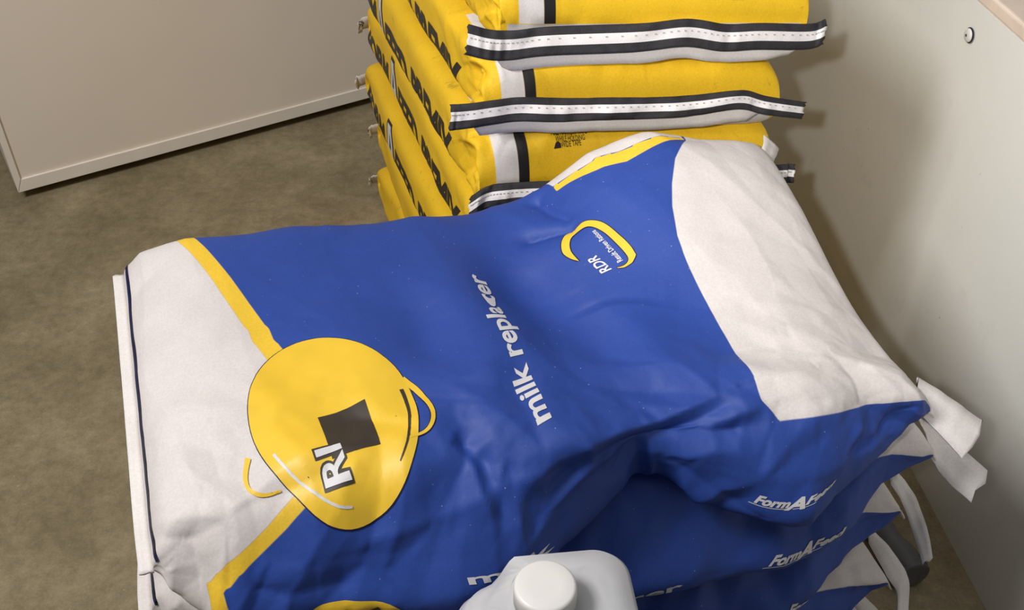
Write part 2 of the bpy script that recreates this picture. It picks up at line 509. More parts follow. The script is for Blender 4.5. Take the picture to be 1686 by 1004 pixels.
def paper(name, base, layers, rough=0.5, spec=0.4, specks=0.0, dirt=0.0):
    """printed paper: base colour, then (attribute, colour) layers painted where the attribute is positive"""
    k = NT(name)
    co = k.coords()
    cur = base
    for a, c in layers:
        at = k.n('ShaderNodeAttribute', attribute_name=a)
        mr = k.n('ShaderNodeMapRange')
        mr.inputs[1].default_value, mr.inputs[2].default_value = -0.0005, 0.0005
        k.l(at.outputs['Fac'], mr.inputs[0])
        cur = k.mix(mr.outputs[0], cur, c)
    f = k.noise(co, 9, 6)
    cur = k.mix(0.22, cur, k.ramp(f, [(0.35, (0.72, 0.72, 0.72, 1)), (0.65, (1.15, 1.15, 1.15, 1))]), 'MULTIPLY')
    f = k.noise(co, 420, 2)
    cur = k.mix(0.16, cur, k.ramp(f, [(0.3, (0.6, 0.6, 0.6, 1)), (0.7, (1.3, 1.3, 1.3, 1))]), 'MULTIPLY')
    if specks:
        v = k.n('ShaderNodeTexVoronoi')
        v.inputs['Scale'].default_value = 110
        k.l(co, v.inputs['Vector'])
        thin = k.ramp(k.noise(co, 40, 2), [(0.52, (0, 0, 0, 1)), (0.6, (1, 1, 1, 1))])
        s = k.ramp(v.outputs['Distance'], [(0.05, (1, 1, 1, 1)), (0.09, (0, 0, 0, 1))])
        s = k.mix(1.0, s, thin, 'MULTIPLY')
        s = k.mix(1.0, s, (specks,) * 3 + (1,), 'MULTIPLY')
        cur = k.mix(s, cur, srgb(196, 200, 215))
    if dirt:
        f = k.ramp(k.noise(co, 34, 8, 0.72, 0.6), [(0.61, (0, 0, 0, 1)), (0.72, (1, 1, 1, 1))])
        f = k.mix(1.0, f, (dirt,) * 3 + (1,), 'MULTIPLY')
        cur = k.mix(f, cur, srgb(96, 84, 52))
    k.l(cur, k.b.inputs['Base Color'])
    k.b.inputs['Roughness'].default_value = rough
    k.b.inputs['Specular IOR Level'].default_value = spec
    k.bump(k.noise(co, 180, 4), 0.10, 0.002)
    return k.m


BLUE, WHITE, YELLOW = srgb(44, 74, 156), srgb(218, 211, 208), srgb(240, 198, 58)
FEED_YELLOW, INK, GREY_BACK = srgb(242, 196, 40), srgb(38, 36, 38), srgb(208, 203, 202)
M = {
    'blue1': paper('blue_printed_paper', BLUE, [('white_area', WHITE), ('yellow_area', YELLOW)], 0.56, 0.36, specks=0.45),
    'yellow': paper('yellow_printed_paper', FEED_YELLOW,
                    [('white_area', srgb(224, 220, 218)), ('black_area', INK), ('back_area', GREY_BACK)], 0.6, 0.25, dirt=0.5),
    'white_paper': paper('white_paper', srgb(226, 221, 217), [], 0.6, 0.3),
    'print_white': plain('white_ink', srgb(220, 218, 220), 0.5, 0.04),
    'print_yellow': plain('yellow_ink', YELLOW, 0.45, 0.04),
    'print_dark': plain('dark_ink', srgb(62, 54, 46), 0.5, 0.12),
    'print_black': plain('black_ink', srgb(40, 37, 34), 0.5, 0.15, 60),
    'print_navy': plain('navy_ink', srgb(22, 26, 70), 0.5, 0.1),
    'tape_black': plain('black_tape', srgb(44, 42, 46), 0.7, 0.25, 90, 0.4),
    'tape_white': plain('white_tape', srgb(226, 222, 222), 0.65, 0.05, 60, 0.2),
    'thread': plain('cotton_thread', srgb(180, 176, 172), 0.9, 0.1),
    'jug': None, 'cap': plain('white_cap_plastic', srgb(232, 230, 226), 0.38, 0.02),
    'pipe': plain('grey_plastic', srgb(92, 94, 96), 0.42, 0.12, 25),
    'crate': plain('grey_crate_plastic', srgb(90, 92, 96), 0.5, 0.1),
    'panel': plain('off_white_enamel', srgb(238, 227, 212), 0.5, 0.025, 3, 0.1),
    'edge': plain('white_edge_strip', srgb(240, 233, 222), 0.5, 0.04, 12),
    'screw': plain('white_screw_cap', srgb(214, 212, 208), 0.4, 0.03),
    'screw_dark': plain('dark_steel', srgb(60, 58, 70), 0.4, 0.1, 30, 0, 0.6),
    'rubber': plain('black_rubber', srgb(30, 30, 30), 0.7, 0.1),
    'ledge': plain('beige_stone_ledge', srgb(226, 208, 192), 0.55, 0.14, 14),
    'back': plain('grey_painted_wall', srgb(196, 190, 180), 0.7, 0.05, 5),
}


def jug_mat():
    k = NT('translucent_polyethylene')
    co = k.coords()
    k.l(k.ramp(k.noise(co, 14, 3), [(0.3, srgb(186, 187, 190)), (0.7, srgb(200, 200, 202))]), k.b.inputs['Base Color'])
    k.b.inputs['Roughness'].default_value = 0.42
    k.b.inputs['Subsurface Weight'].default_value = 0.6
    k.b.inputs['Subsurface Radius'].default_value = (0.02, 0.02, 0.02)
    k.b.inputs['Subsurface Scale'].default_value = 1.0
    return k.m


def concrete():
    k = NT('stained_concrete')
    co = k.coords()
    a = k.noise(co, 5.5, 9, 0.68, 0.3)
    c = k.ramp(a, [(0.28, srgb(120, 107, 80)), (0.48, srgb(142, 129, 100)), (0.70, srgb(164, 151, 122))])
    b = k.noise(co, 46, 8, 0.75)
    c = k.mix(0.55, c, k.ramp(b, [(0.36, (0.55, 0.55, 0.53, 1)), (0.62, (1.12, 1.12, 1.10, 1))]), 'MULTIPLY')
    g = k.noise(co, 260, 4, 0.8)
    c = k.mix(0.5, c, k.ramp(g, [(0.3, (0.62, 0.62, 0.6, 1)), (0.7, (1.3, 1.3, 1.28, 1))]), 'MULTIPLY')
    v = k.n('ShaderNodeTexVoronoi')
    v.inputs['Scale'].default_value = 60
    k.l(co, v.inputs['Vector'])
    s = k.ramp(v.outputs['Distance'], [(0.04, (1, 1, 1, 1)), (0.07, (0, 0, 0, 1))])
    s = k.mix(1.0, s, k.ramp(k.noise(co, 22, 2), [(0.55, (0, 0, 0, 1)), (0.62, (0.8, 0.8, 0.8, 1))]), 'MULTIPLY')
    c = k.mix(s, c, srgb(188, 178, 150))
    k.l(c, k.b.inputs['Base Color'])
    k.b.inputs['Roughness'].default_value = 0.75
    k.bump(b, 0.25, 0.004)
    return k.m


def board():
    k = NT('painted_board')
    co = k.coords()
    c = k.ramp(k.noise(co, 2.6, 6, 0.6), [(0.3, srgb(222, 224, 218)), (0.7, srgb(231, 231, 226))])
    v = k.n('ShaderNodeTexVoronoi')
    v.inputs['Scale'].default_value = 26
    k.l(co, v.inputs['Vector'])
    s = k.ramp(v.outputs['Distance'], [(0.028, (1, 1, 1, 1)), (0.05, (0, 0, 0, 1))])
    s = k.mix(1.0, s, k.ramp(k.noise(co, 9, 2), [(0.5, (0, 0, 0, 1)), (0.6, (0.55, 0.55, 0.55, 1))]), 'MULTIPLY')
    c = k.mix(s, c, srgb(120, 112, 104))
    f = k.ramp(k.noise(co, 7, 8, 0.75), [(0.58, (0, 0, 0, 1)), (0.8, (0.35, 0.35, 0.35, 1))])
    c = k.mix(f, c, srgb(176, 170, 152))
    k.l(c, k.b.inputs['Base Color'])
    k.b.inputs['Roughness'].default_value = 0.5
    k.b.inputs['Specular IOR Level'].default_value = 0.35
    k.bump(k.noise(co, 60, 3), 0.06, 0.002)
    return k.m


M['jug'] = jug_mat()
M['floor'] = concrete()
M['board'] = board()


# ------------------------------------------------------------------ helpers
def link(name, me, parent=None, mats=()):
    o = bpy.data.objects.new(name, me)
    for m in mats:
        me.materials.append(m)
    col.objects.link(o)
    if parent is not None:
        o.parent = parent
    return o


def tag(o, label=None, cat=None, group=None, kind=None):
    for k, v in (('label', label), ('category', cat), ('group', group), ('kind', kind)):
        if v:
            o[k] = v
    return o


def mesh_np(name, V, F, smooth_on=True, mat_idx=None):
    me = bpy.data.meshes.new(name)
    me.from_pydata([tuple(map(float, v)) for v in V], [], F)
    me.update()
    if smooth_on:
        me.polygons.foreach_set('use_smooth', np.ones(len(me.polygons), bool))
    if mat_idx is not None:
        me.polygons.foreach_set('material_index', np.array(mat_idx, np.int32))
    return me


def from_bm(name, bm, smooth_on=False):
    bmesh.ops.recalc_face_normals(bm, faces=bm.faces)
    me = bpy.data.meshes.new(name)
    bm.to_mesh(me)
    bm.free()
    if smooth_on:
        me.polygons.foreach_set('use_smooth', np.ones(len(me.polygons), bool))
    return me


def bag_mesh(name, b, attrs):
    ns, nc = b.ns, b.nc
    me = bpy.data.meshes.new(name)
    V = b.P.reshape(-1, 3)
    i = np.arange(ns - 1)[:, None] * nc
    j = np.arange(nc)[None, :]
    j2 = (j + 1) % nc
    F = np.stack([i + j, i + nc + j, i + nc + j2, i + j2], -1).reshape(-1, 4)
    if b.flip:
        F = F[:, ::-1]
    half, q0 = nc // 2, nc // 4
    caps = []
    for r, rev in ((0, False), ((ns - 1) * nc, True)):
        for q in range(half):
            a = [r + (q - q0) % nc, r + (q + 1 - q0) % nc, r + (3 * q0 - q - 1) % nc, r + (3 * q0 - q) % nc]
            if len(set(a)) < 4:
                a = list(dict.fromkeys(a))
            caps.append(a[::-1] if rev != b.flip else a)
    me.from_pydata(V.tolist(), [], F.tolist() + caps)
    me.polygons.foreach_set('use_smooth', np.ones(len(me.polygons), bool))
    for k, v in attrs.items():
        a = me.attributes.new(k, 'FLOAT', 'POINT')
        a.data.foreach_set('value', v.astype(np.float32).ravel())
    me.update()
    return me


def sdf(b, polys):
    d = np.full(b.X.shape, -1e3)
    for pts in polys:
        pm = [(u * b.L, (v - 0.5) * b.perim) for u, v in pts]
        d = np.maximum(d, poly_dist(b.X, b.Y, pm, True))
    return d


# flat print (lettering, logos) laid on the curved paper
def text_bm(parts, shear=0.0, bold=0.0):
    """parts: (text, x, y, size). Returns a 2D bmesh scaled so the width is 1; and its height/width."""
    bm = bmesh.new()
    for txt, x, y, size in parts:
        cu = bpy.data.curves.new('t', 'FONT')
        cu.body, cu.size, cu.shear, cu.offset = txt, size, shear, bold * size
        cu.resolution_u = 4
        ob = bpy.data.objects.new('t', cu)
        col.objects.link(ob)
        dg = bpy.context.evaluated_depsgraph_get()
        me = bpy.data.meshes.new_from_object(ob.evaluated_get(dg))
        me.transform(Matrix.Translation((x, y, 0)))
        bm.from_mesh(me)
        bpy.data.meshes.remove(me)
        bpy.data.objects.remove(ob)
        bpy.data.curves.remove(cu)
    return bm


def text_width(txt, size=1.0, shear=0.0):
    bm = text_bm([(txt, 0, 0, size)], shear)
    w = max(v.co.x for v in bm.verts)
    bm.free()
    return w


def poly_bm(pts):
    bm = bmesh.new()
    f = bm.faces.new([bm.verts.new((x, y, 0)) for x, y in pts])
    bmesh.ops.triangulate(bm, faces=[f], ngon_method='EAR_CLIP')
    return bm


def slice_bm(bm, step):
    xs, ys = [v.co.x for v in bm.verts], [v.co.y for v in bm.verts]
    for ax, lo, hi in ((0, min(xs), max(xs)), (1, min(ys), max(ys))):
        n = int((hi - lo) / step)
        for i in range(1, n + 1):
            p = [0, 0, 0]
            p[ax] = lo + i * (hi - lo) / (n + 1)
            no = [0, 0, 0]
            no[ax] = 1
            bmesh.ops.bisect_plane(bm, geom=bm.verts[:] + bm.edges[:] + bm.faces[:], dist=1e-7, plane_co=p, plane_no=no)


def drape(name, bag, bm, to_uv, mat, parent, off=0.0007, step=0.004):
    """bm is 2D. to_uv maps its xy to (s,c). Cut fine, then lay on the bag surface."""
    xy = np.array([(v.co.x, v.co.y) for v in bm.verts])
    uv = to_uv(xy)
    for v, (u, w) in zip(bm.verts, uv):
        v.co = (u * bag.L, w * bag.perim, 0)
    slice_bm(bm, step)
    uv = np.array([(v.co.x / bag.L, v.co.y / bag.perim) for v in bm.verts])
    P = bag.sample(uv[:, 0], uv[:, 1], off)
    bm.verts.index_update()
    Nn = bag.sample(uv[:, 0], uv[:, 1], off + 0.01) - P
    for v, p in zip(bm.verts, P):
        v.co = p
    bm.faces.index_update()
    bm.normal_update()
    fl = [f for f in bm.faces if f.normal.dot(Vector(Nn[f.verts[0].index])) < 0]
    if len(fl) * 2 > len(bm.faces):
        bmesh.ops.reverse_faces(bm, faces=bm.faces[:])
    me = bpy.data.meshes.new(name)
    bm.to_mesh(me)
    bm.free()
    me.polygons.foreach_set('use_smooth', np.ones(len(me.polygons), bool))
    o = link(name, me, parent, [mat])
    return o


def ident(xy):
    return xy


def quad_map(w, h, O, E, U0, U1):
    """baseline O-E, top line U0-U1 in (s,c) for a text of width w and height h"""
    O, E, U0, U1 = (np.array(p) for p in (O, E, U0, U1))

    def f(xy):
        a = (xy[:, 0] / w)[:, None]
        b = (xy[:, 1] / h)[:, None]
        return (O * (1 - a) + E * a) * (1 - b) + (U0 * (1 - a) + U1 * a) * b
    return f


def lettering(bag, parent, txt, quad, mat, h=0.72, bold=0.0, shear=0.0, name='lettering', off=0.0007):
    w = text_width(txt, 1.0, shear)
    return drape(name, bag, text_bm([(txt, 0, 0, 1.0)], shear, bold), quad_map(w, h, *quad), mat, parent, off)


def stroke(pts, w0, w1):
    """tapering line as a polygon"""
    p = np.array(pts, float)
    q = [p[0]]
    for i in range(len(p) - 1):
        for t in (0.25, 0.5, 0.75, 1):
            q.append(p[i] * (1 - t) + p[i + 1] * t)
    q = np.array(q)
    d = np.gradient(q, axis=0)
    n = np.stack([-d[:, 1], d[:, 0]], 1)
    n /= np.linalg.norm(n, axis=1, keepdims=True)
    w = np.linspace(w0, w1, len(q))[:, None] / 2
    return [tuple(v) for v in q + n * w] + [tuple(v) for v in (q - n * w)[::-1]]


def catmull(pts, n):
    p = np.array(pts, float)
    p = np.concatenate([[2 * p[0] - p[1]], p, [2 * p[-1] - p[-2]]])
    out = []
    m = len(p) - 3
    for t in np.linspace(0, m - 1e-6, n):
        i = int(t)
        u = t - i
        a, b, c, d = p[i:i + 4]
        out.append(0.5 * (2 * b + (c - a) * u + (2 * a - 5 * b + 4 * c - d) * u * u + (3 * b - a - 3 * c + d) * u ** 3))
    return np.array(out)


def ribbon(name, A, B, parent, mats, bands=((0, 1, 0),), n=60, thick=0.0012, jitter=0.0, seed=0, ragged=0.0, curl=0.0):
    """strip of paper between two edge lines A and B (world points); bands = (from, to, material) across it"""
    a, b = catmull(A, n), catmull(B, n)
    r = random.Random(seed)
    across = []
    for lo, hi, mi in bands:
        across += [lo + (hi - lo) * t for t in (0, 0.33, 0.67)]
    across.append(bands[-1][1])
    m = len(across)
    P = np.zeros((n, m, 3))
    for j, t in enumerate(across):
        P[:, j] = a * (1 - t) + b * t
    ds = np.gradient(P, axis=0)
    dc = np.gradient(P, axis=1)
    N = np.cross(ds, dc)
    N /= np.linalg.norm(N, axis=2, keepdims=True) + 1e-12
    X = np.arange(n)[:, None] / n * np.linalg.norm(np.diff(a, axis=0), axis=1).sum()
    Y = np.array(across)[None, :] * 0.03
    h = vnoise(X / 0.035 + 0 * Y, Y / 0.02 + 0 * X, seed + 5) * jitter + vnoise(X / 0.012 + 0 * Y, Y / 0.02 + 0 * X, seed + 6) * jitter * 0.35
    t = np.array(across)[None, :]
    h = h + curl * (t - 0.5) ** 2 * 4
    P = P + N * h[..., None]
    if ragged:
        for i, sgn in ((0, -1), (n - 1, 1)):
            for j in range(m):
                P[i, j] += sgn * ds[i, j] / (np.linalg.norm(ds[i, j]) + 1e-9) * r.uniform(-ragged, ragged)
    V = np.concatenate([(P + N * thick / 2).reshape(-1, 3), (P - N * thick / 2).reshape(-1, 3)])
    k = n * m
    F, mi = [], []
    bi = [bands[q // 3][2] for q in range(m - 1)]
    for i in range(n - 1):
        for j in range(m - 1):
            q = i * m + j
            F.append((q, q + 1, q + m + 1, q + m))
            mi.append(bi[j])
            F.append((k + q, k + q + m, k + q + m + 1, k + q + 1))
            mi.append(bi[j])
    for i in range(n - 1):
        for j, c in ((0, bi[0]), (m - 1, bi[-1])):
            q = i * m + j
            f = (q, q + m, k + q + m, k + q)
            F.append(f if j == 0 else f[::-1])
            mi.append(c)
    for i in (0, n - 1):
        for j in range(m - 1):
            q = i * m + j
            f = (q, k + q, k + q + 1, q + 1)
            F.append(f if i == 0 else f[::-1])
            mi.append(bi[j])
    o = link(name, mesh_np(name, V, F, True, mi), parent, mats)
    o['_n'] = 0
    del o['_n']
    return o, P, N


def box_bm(bm, size, loc, rot=0.0, bevel=0.0):
    r = bmesh.ops.create_cube(bm, size=1.0)
    vs = r['verts']
    bmesh.ops.scale(bm, verts=vs, vec=size)
    if bevel:
        es = list({e for v in vs for e in v.link_edges})
        rb = bmesh.ops.bevel(bm, geom=es, offset=bevel, segments=3, profile=0.5, affect='EDGES')
        vs = list({v for f in rb['faces'] for v in f.verts} | {v for v in vs if v.is_valid})
    bmesh.ops.rotate(bm, verts=vs, matrix=Matrix.Rotation(rot, 3, 'Z'))
    bmesh.ops.translate(bm, verts=vs, vec=loc)


def lathe(profile, n=64):
    """profile of (radius, z) -> bmesh around z"""
    bm = bmesh.new()
    rings = []
    for r, z in profile:
        rings.append([bm.verts.new((r * math.cos(2 * math.pi * i / n), r * math.sin(2 * math.pi * i / n), z)) for i in range(n)])
    for a, b in zip(rings, rings[1:]):
        for i in range(n):
            bm.faces.new((a[i], a[(i + 1) % n], b[(i + 1) % n], b[i]))
    return bm, rings


# ------------------------------------------------------------------ the setting
def structure(name, bm, mat, smooth_on=False):
    o = link(name, from_bm(name, bm, smooth_on), None, [mat])
    o['kind'] = 'structure'
    return o


bm = bmesh.new()
box_bm(bm, (6.0, 5.0, 0.1), (0.2, 1.3, -0.05))
structure('floor', bm, M['floor'])

W0, WYAW = Vector((0.6475, 1.0052, 0)), math.radians(95.9)
wd = Vector((math.cos(WYAW), math.sin(WYAW), 0))
wn = Vector((-wd.y, wd.x, 0))           # points to the bags
bm = bmesh.new()
box_bm(bm, (3.2, 0.16, 0.70), W0 + wd * 0.35 - wn * 0.0815 + Vector((0, 0, 0.341)), WYAW)
wall_r = structure('wall_right', bm, M['board'])
bm = bmesh.new()
box_bm(bm, (3.2, 0.20, 0.02), W0 + wd * 0.35 - wn * 0.102 + Vector((0, 0, 0.701)), WYAW, 0.004)
ledge = link('ledge', from_bm('ledge', bm), wall_r, [M['ledge']])
bm = bmesh.new()
box_bm(bm, (6.0, 0.1, 2.4), (0.2, 3.3, 1.2))
structure('wall_back', bm, M['back'])

# screw on the board
sc_p = Vector((0.6163, 1.3042, 0.6485))
e = bpy.data.objects.new('screw', None)
e.matrix_world = Matrix.Translation(sc_p) @ Matrix.Rotation(WYAW + math.pi / 2, 4, 'Z') @ Matrix.Rotation(math.pi / 2, 4, 'Y')
col.objects.link(e)
e.parent = wall_r
bm, rg = lathe([(0.0105, 0.0), (0.0105, 0.0012), (0.009, 0.002)], 40)
bm.faces.new(rg[-1])
washer = link('washer', from_bm('washer', bm, False), e, [M['screw_dark']])
bm, rg = lathe([(0.0092, 0.0016), (0.0092, 0.0030), (0.0080, 0.0042), (0.0055, 0.0050), (0.0022, 0.0052)], 40)
bm.faces.new(rg[-1])
link('screw_cap', from_bm('screw_cap', bm, True), e, [M['screw']])
bm = bmesh.new()
box_bm(bm, (0.0042, 0.0011, 0.001), (0, 0, 0.0053))
box_bm(bm, (0.0011, 0.0042, 0.001), (0, 0, 0.0053))
link('cross_slot', from_bm('cross_slot', bm), e, [M['screw_dark']])

# off-white cabinet behind
CY = math.radians(31)
cd = Vector((math.cos(CY), math.sin(CY), 0))
cn = Vector((-cd.y, cd.x, 0))
C0 = Vector((-1.066, 1.877, 0))
cab = bpy.data.objects.new('white_cabinet', None)
cab.matrix_world = Matrix.Translation(C0) @ Matrix.Rotation(CY, 4, 'Z')
col.objects.link(cab)
tag(cab, 'off-white cabinet with framed front standing behind the yellow feed sacks', 'cabinet')
CW, CH, CD, CG = 1.55, 0.95, 0.55, 0.022
bm = bmesh.new()
box_bm(bm, (CW, CD, CH), (CW / 2, CD / 2 + 0.004, CG + CH / 2), 0, 0.006)
link('body', from_bm('body', bm), cab, [M['panel']])


def strip(pts):
    bm = bmesh.new()
    lo = [bm.verts.new((x, 0.005, z)) for x, z in pts]
    hi = [bm.verts.new((x, -0.001, z)) for x, z in pts]
    bm.faces.new(hi)
    bm.faces.new(lo[::-1])
    for i in range(4):
        bm.faces.new((lo[i], lo[(i + 1) % 4], hi[(i + 1) % 4], hi[i]))
    bmesh.ops.bevel(bm, geom=[e for e in bm.edges], offset=0.0007, segments=2, profile=0.5, affect='EDGES')
    return from_bm('edge_strip', bm)


ew, eh = 0.013, 0.030
z0, z1 = CG, CG + CH
for pts in ([(0, z0), (0, z1), (ew, z1 - eh), (ew, z0 + eh)], [(0.001, z0), (CW, z0), (CW - ew, z0 + eh - .001), (ew + .001, z0 + eh - .001)],
            [(CW, z0), (CW, z1), (CW - ew, z1 - eh), (CW - ew, z0 + eh)], [(0.001, z1), (CW, z1), (CW - ew, z1 - eh + .001), (ew, z1 - eh + .001)]):
    link('edge_strip', strip(pts), cab, [M['edge']])
bm, rg = lathe([(0.022, 0), (0.024, 0.004), (0.024, CG + 0.002)], 24)
bm.faces.new(rg[0])
foot_me = from_bm('foot', bm, True)
foot_me.materials.append(M['rubber'])
for x, y in ((0.07, 0.06), (CW - 0.07, 0.06), (0.07, CD - 0.06), (CW - 0.07, CD - 0.06)):
    f = bpy.data.objects.new('foot', foot_me)
    f.location = (x, y, 0)
    col.objects.link(f)
    f.parent = cab

# ------------------------------------------------------------------ yellow feed sacks
YLAB = {
    1: 'yellow feed sack at the top of the tall stack, above all other taped ends',
    2: 'second yellow feed sack from the top, its white-striped taped end in full view',
    3: 'third yellow feed sack from the top, with small black opening instructions on its end',
    4: 'fourth yellow feed sack from the top, its taped end hidden behind the blue sacks',
    5: 'fifth yellow feed sack from the top, hidden behind the blue sacks',
    6: 'sixth yellow feed sack from the top, second from the floor in the yellow stack',
    7: 'lowest yellow feed sack, lying on the concrete floor under the yellow stack',
}
TAPE = {
    1: [(-.050, 1.083, .745), (-.024, 1.086, .737), (.001, 1.094, .733), (.043, 1.100, .735), (.146, 1.120, .730), (.204, 1.131, .731), (.250, 1.144, .719), (.295, 1.154, .716), (.358, 1.168, .709), (.379, 1.174, .713)],
    2: [(-.073, 1.078, .649), (-.052, 1.080, .650), (.005, 1.090, .653), (.060, 1.102, .646), (.116, 1.114, .641), (.176, 1.127, .635), (.230, 1.140, .632), (.284, 1.152, .633), (.318, 1.160, .621), (.373, 1.173, .606)],
    3: [(-.054, 1.080, .519), (-.030, 1.085, .532), (.013, 1.093, .533), (.091, 1.109, .528), (.2, 1.135, .522), (.342, 1.164, .517), (.376, 1.173, .512)],
}
PAPER_Y = [M['tape_black'], M['tape_white']]
YB = {}
for k in range(1, 8):
    r_ = random.Random(900 + k)
    fold = []
    if k <= 4:
        # pleats where the side gusset is folded in at the sewn end
        for u0, v0, u1, v1, d in ((.012, .690, .105, .745, .016), (.100, .800, .020, .742, .014), (.008, .735, .075, .728, .012), (.012, .775, .060, .765, .010), (.03, .66, .06, .71, .008)):
            j = [r_.uniform(-.012, .012) for _ in range(4)]
            fold.append(([(u0 + j[0] * .5, v0 + j[1]), (u1 + j[2], v1 + j[3])], d, 0.022, 's'))
        for i in range(3):
            u = r_.uniform(.02, .05)
            v = r_.uniform(.33, .6)
            fold.append(([(u, v), (u + r_.uniform(.04, .08), v + r_.uniform(-.03, .03))], .006, .016, 's'))
    YB[k] = yellow_bag(k, fold)
for k in range(6, 0, -1):
    settle(YB[k], YB[k + 1])
for k in range(1, 8):
    yb = YB[k]
    ns, nc = yb.ns, yb.nc
    cw = yb.W / yb.perim
    # side B (c about .75) is the visible left side; the print runs along the sack
    S, C = np.meshgrid(yb.sg, yb.cg, indexing='ij')
    Yd = (C - 0.5) * yb.perim                      # distance around from the top centre
    half = yb.W / 2
    white = np.minimum(Yd - (half - 0.056), (half - 0.026) - Yd)
    white = np.minimum(white, 0.16 - S * yb.L)
    black = np.minimum(Yd - (half - 0.070), (half - 0.056) - Yd)
    backp = np.maximum(Yd - (half + yb.T * 0.86), -Yd - (half + yb.T * 0.86))
    nose = np.minimum(0.022 - S * yb.L, np.abs(Yd) - half - yb.T * 0.78)
    me = bag_mesh('yellow_feed_sack', yb, {'white_area': white, 'black_area': black, 'back_area': np.maximum(backp, nose)})
    o = link('yellow_feed_sack', me, None, [M['yellow']])
    tag(o, YLAB[k], 'sack', 'yellow feed sacks in the tall stack')
    # sewn tape closing the near end
    if k in TAPE:
        tp = np.array(TAPE[k])
    else:
        a, b = np.array(YF[k][0]), np.array(YF[k][1])
        t = np.linspace(-0.04, 1.05, 7)[:, None]
        p = a * (1 - t) + b * t
        tp = np.concatenate([p + [0.006, -0.03], np.full((7, 1), (7 - k) * YPITCH + 0.042)], 1)
    up = np.array([0.0015, 0.0065, 0.0132])
    if k == 1:
        up = up * 1.1
    tw = np.linspace(1.06, {1: .95, 2: .76}.get(k, .85), len(tp))[:, None]
    tape, P, N = ribbon('sewn_tape', tp + up * tw, tp - up * tw + [0, 0.001, 0], o, PAPER_Y,
                        ((0, 0.30, 0), (0.30, 0.66, 1), (0.66, 1, 0)), 110, 0.0016, 0.0095, 300 + k, 0.002, 0.002)
    # stitches along the white strip
    bm = bmesh.new()
    for i in range(2, 108, 2):
        for jj in (4,):
            p, q = P[i, jj], P[min(i + 1, 109), jj]
            sg = 1 if N[i, jj] @ np.array([0, -1, 0.6]) > 0 else -1
            r_ = bmesh.ops.create_cube(bm, size=1.0)['verts']
            d = Vector(q - p).normalized()
            bmesh.ops.scale(bm, verts=r_, vec=(0.0026, 0.0010, 0.0010))
            bmesh.ops.rotate(bm, verts=r_, matrix=d.to_track_quat('X', 'Z').to_matrix())
            bmesh.ops.translate(bm, verts=r_, vec=Vector(p + N[i, jj] * sg * 0.0011))
    st = link('stitching', from_bm('stitching', bm), tape, [M['thread']])
    st['kind'] = 'stuff'
    # white flap of the liner under the tape
    fl_a = tp[1:-1] - up * 0.7 + [0.002, 0.010, 0]
    fl_b = fl_a + [0.0, 0.0, -0.0235]
    fl_b[0] += [0.012, 0.0, 0.004]
    fl_b[-1] += [-0.02, 0.0, 0.008]
    ribbon('paper_flap', fl_a, fl_b, o, [M['white_paper']], n=70, thick=0.001, jitter=0.004, seed=340 + k)
    # far end: white sewn strip, its end sticks out to the left
    e0, e1 = yb.P[-1, int(.75 * nc)], yb.P[-1, int(.25 * nc)]
    d = (e1 - e0) / np.linalg.norm(e1 - e0)
    q = [e0 - d * 0.028 + [0, 0.01, -0.006], e0 + [0, 0.012, 0.004], e0 * 0.5 + e1 * 0.5 + [0, 0.02, 0], e1 + [0, 0.01, 0]]
    q = np.array(q)
    bs, P, N = ribbon('back_seam', q + [0, 0.0, 0.012], q + [0, 0.012, -0.014], o, [M['white_paper']], n=50, thick=0.0012, jitter=0.006, seed=360 + k, ragged=0.004)
    if k == 4:
        # number stamped on the loose end of the far seam
        bm = text_bm([('53', 0, 0, 0.014)], 0.0, 0.02)
        a0, ex = P[5, 1], P[8, 1] - P[5, 1]
        ex = ex / np.linalg.norm(ex)
        ey = P[5, 2] - P[5, 1]
        ey = ey - ex * (ey @ ex)
        ey = ey / np.linalg.norm(ey)
        if ey[2] < 0:
            ey = -ey
        nn = np.cross(ex, ey)
        nn = nn if nn[1] < 0 else -nn
        for v in bm.verts:
            v.co = a0 + ex * v.co.x + ey * (v.co.y - 0.004) + nn * 0.0035
        link('lettering', from_bm('lettering', bm), bs, [M['print_black']])
    # side print
    if k <= 5:
        cb = 0.5 + (half + 0.096) / yb.perim       # baseline, low on the side
        ct = 0.5 + (half + 0.040) / yb.perim
        s0, s1 = 0.995, 0.15
        w1 = text_width('FORM', 1, 0.25)
        w3 = text_width('FEED', 1, 0.25)
        w4 = text_width('PREMIX', 1, 0.25)
        xa = w1 + 0.18
        xf = xa + 0.95
        xp = xf + w3 + 0.32
        W = xp + w4
        mp = quad_map(W, 0.72, (s0, cb), (s1, cb), (s0, ct), (s1, ct))
        for wd_, wx in (('FORM', 0), ('FEED', xf), ('PREMIX', xp)):
            drape('lettering', yb, text_bm([(wd_, wx, 0, 1)], 0.25, 0.045), mp, M['print_black'], o, step=0.006)
        Ao = [(xa - .25, -.42), (xa + .42, 1.16), (xa + .82, 1.16), (xa + .98, .1), (xa + .72, .02), (xa + .68, .2), (xa + .36, .2), (xa + .12, -.42)]
        Ai = [(xa - .12, -.35), (xa + .48, 1.08), (xa + .76, 1.08), (xa + .88, .16), (xa + .77, .12), (xa + .73, .28), (xa + .32, .28), (xa + .07, -.35)]
        Ah = [(xa + .44, .42), (xa + .62, .42), (xa + .60, .84)]
        drape('logo_outline', yb, poly_bm(Ao), mp, M['print_black'], o, 0.0006, 0.006)
        drape('logo_letter', yb, poly_bm(Ai), mp, M['print_white'], o, 0.0011, 0.006)
        drape('logo_outline', yb, poly_bm(Ah), mp, M['print_black'], o, 0.0016, 0.006)
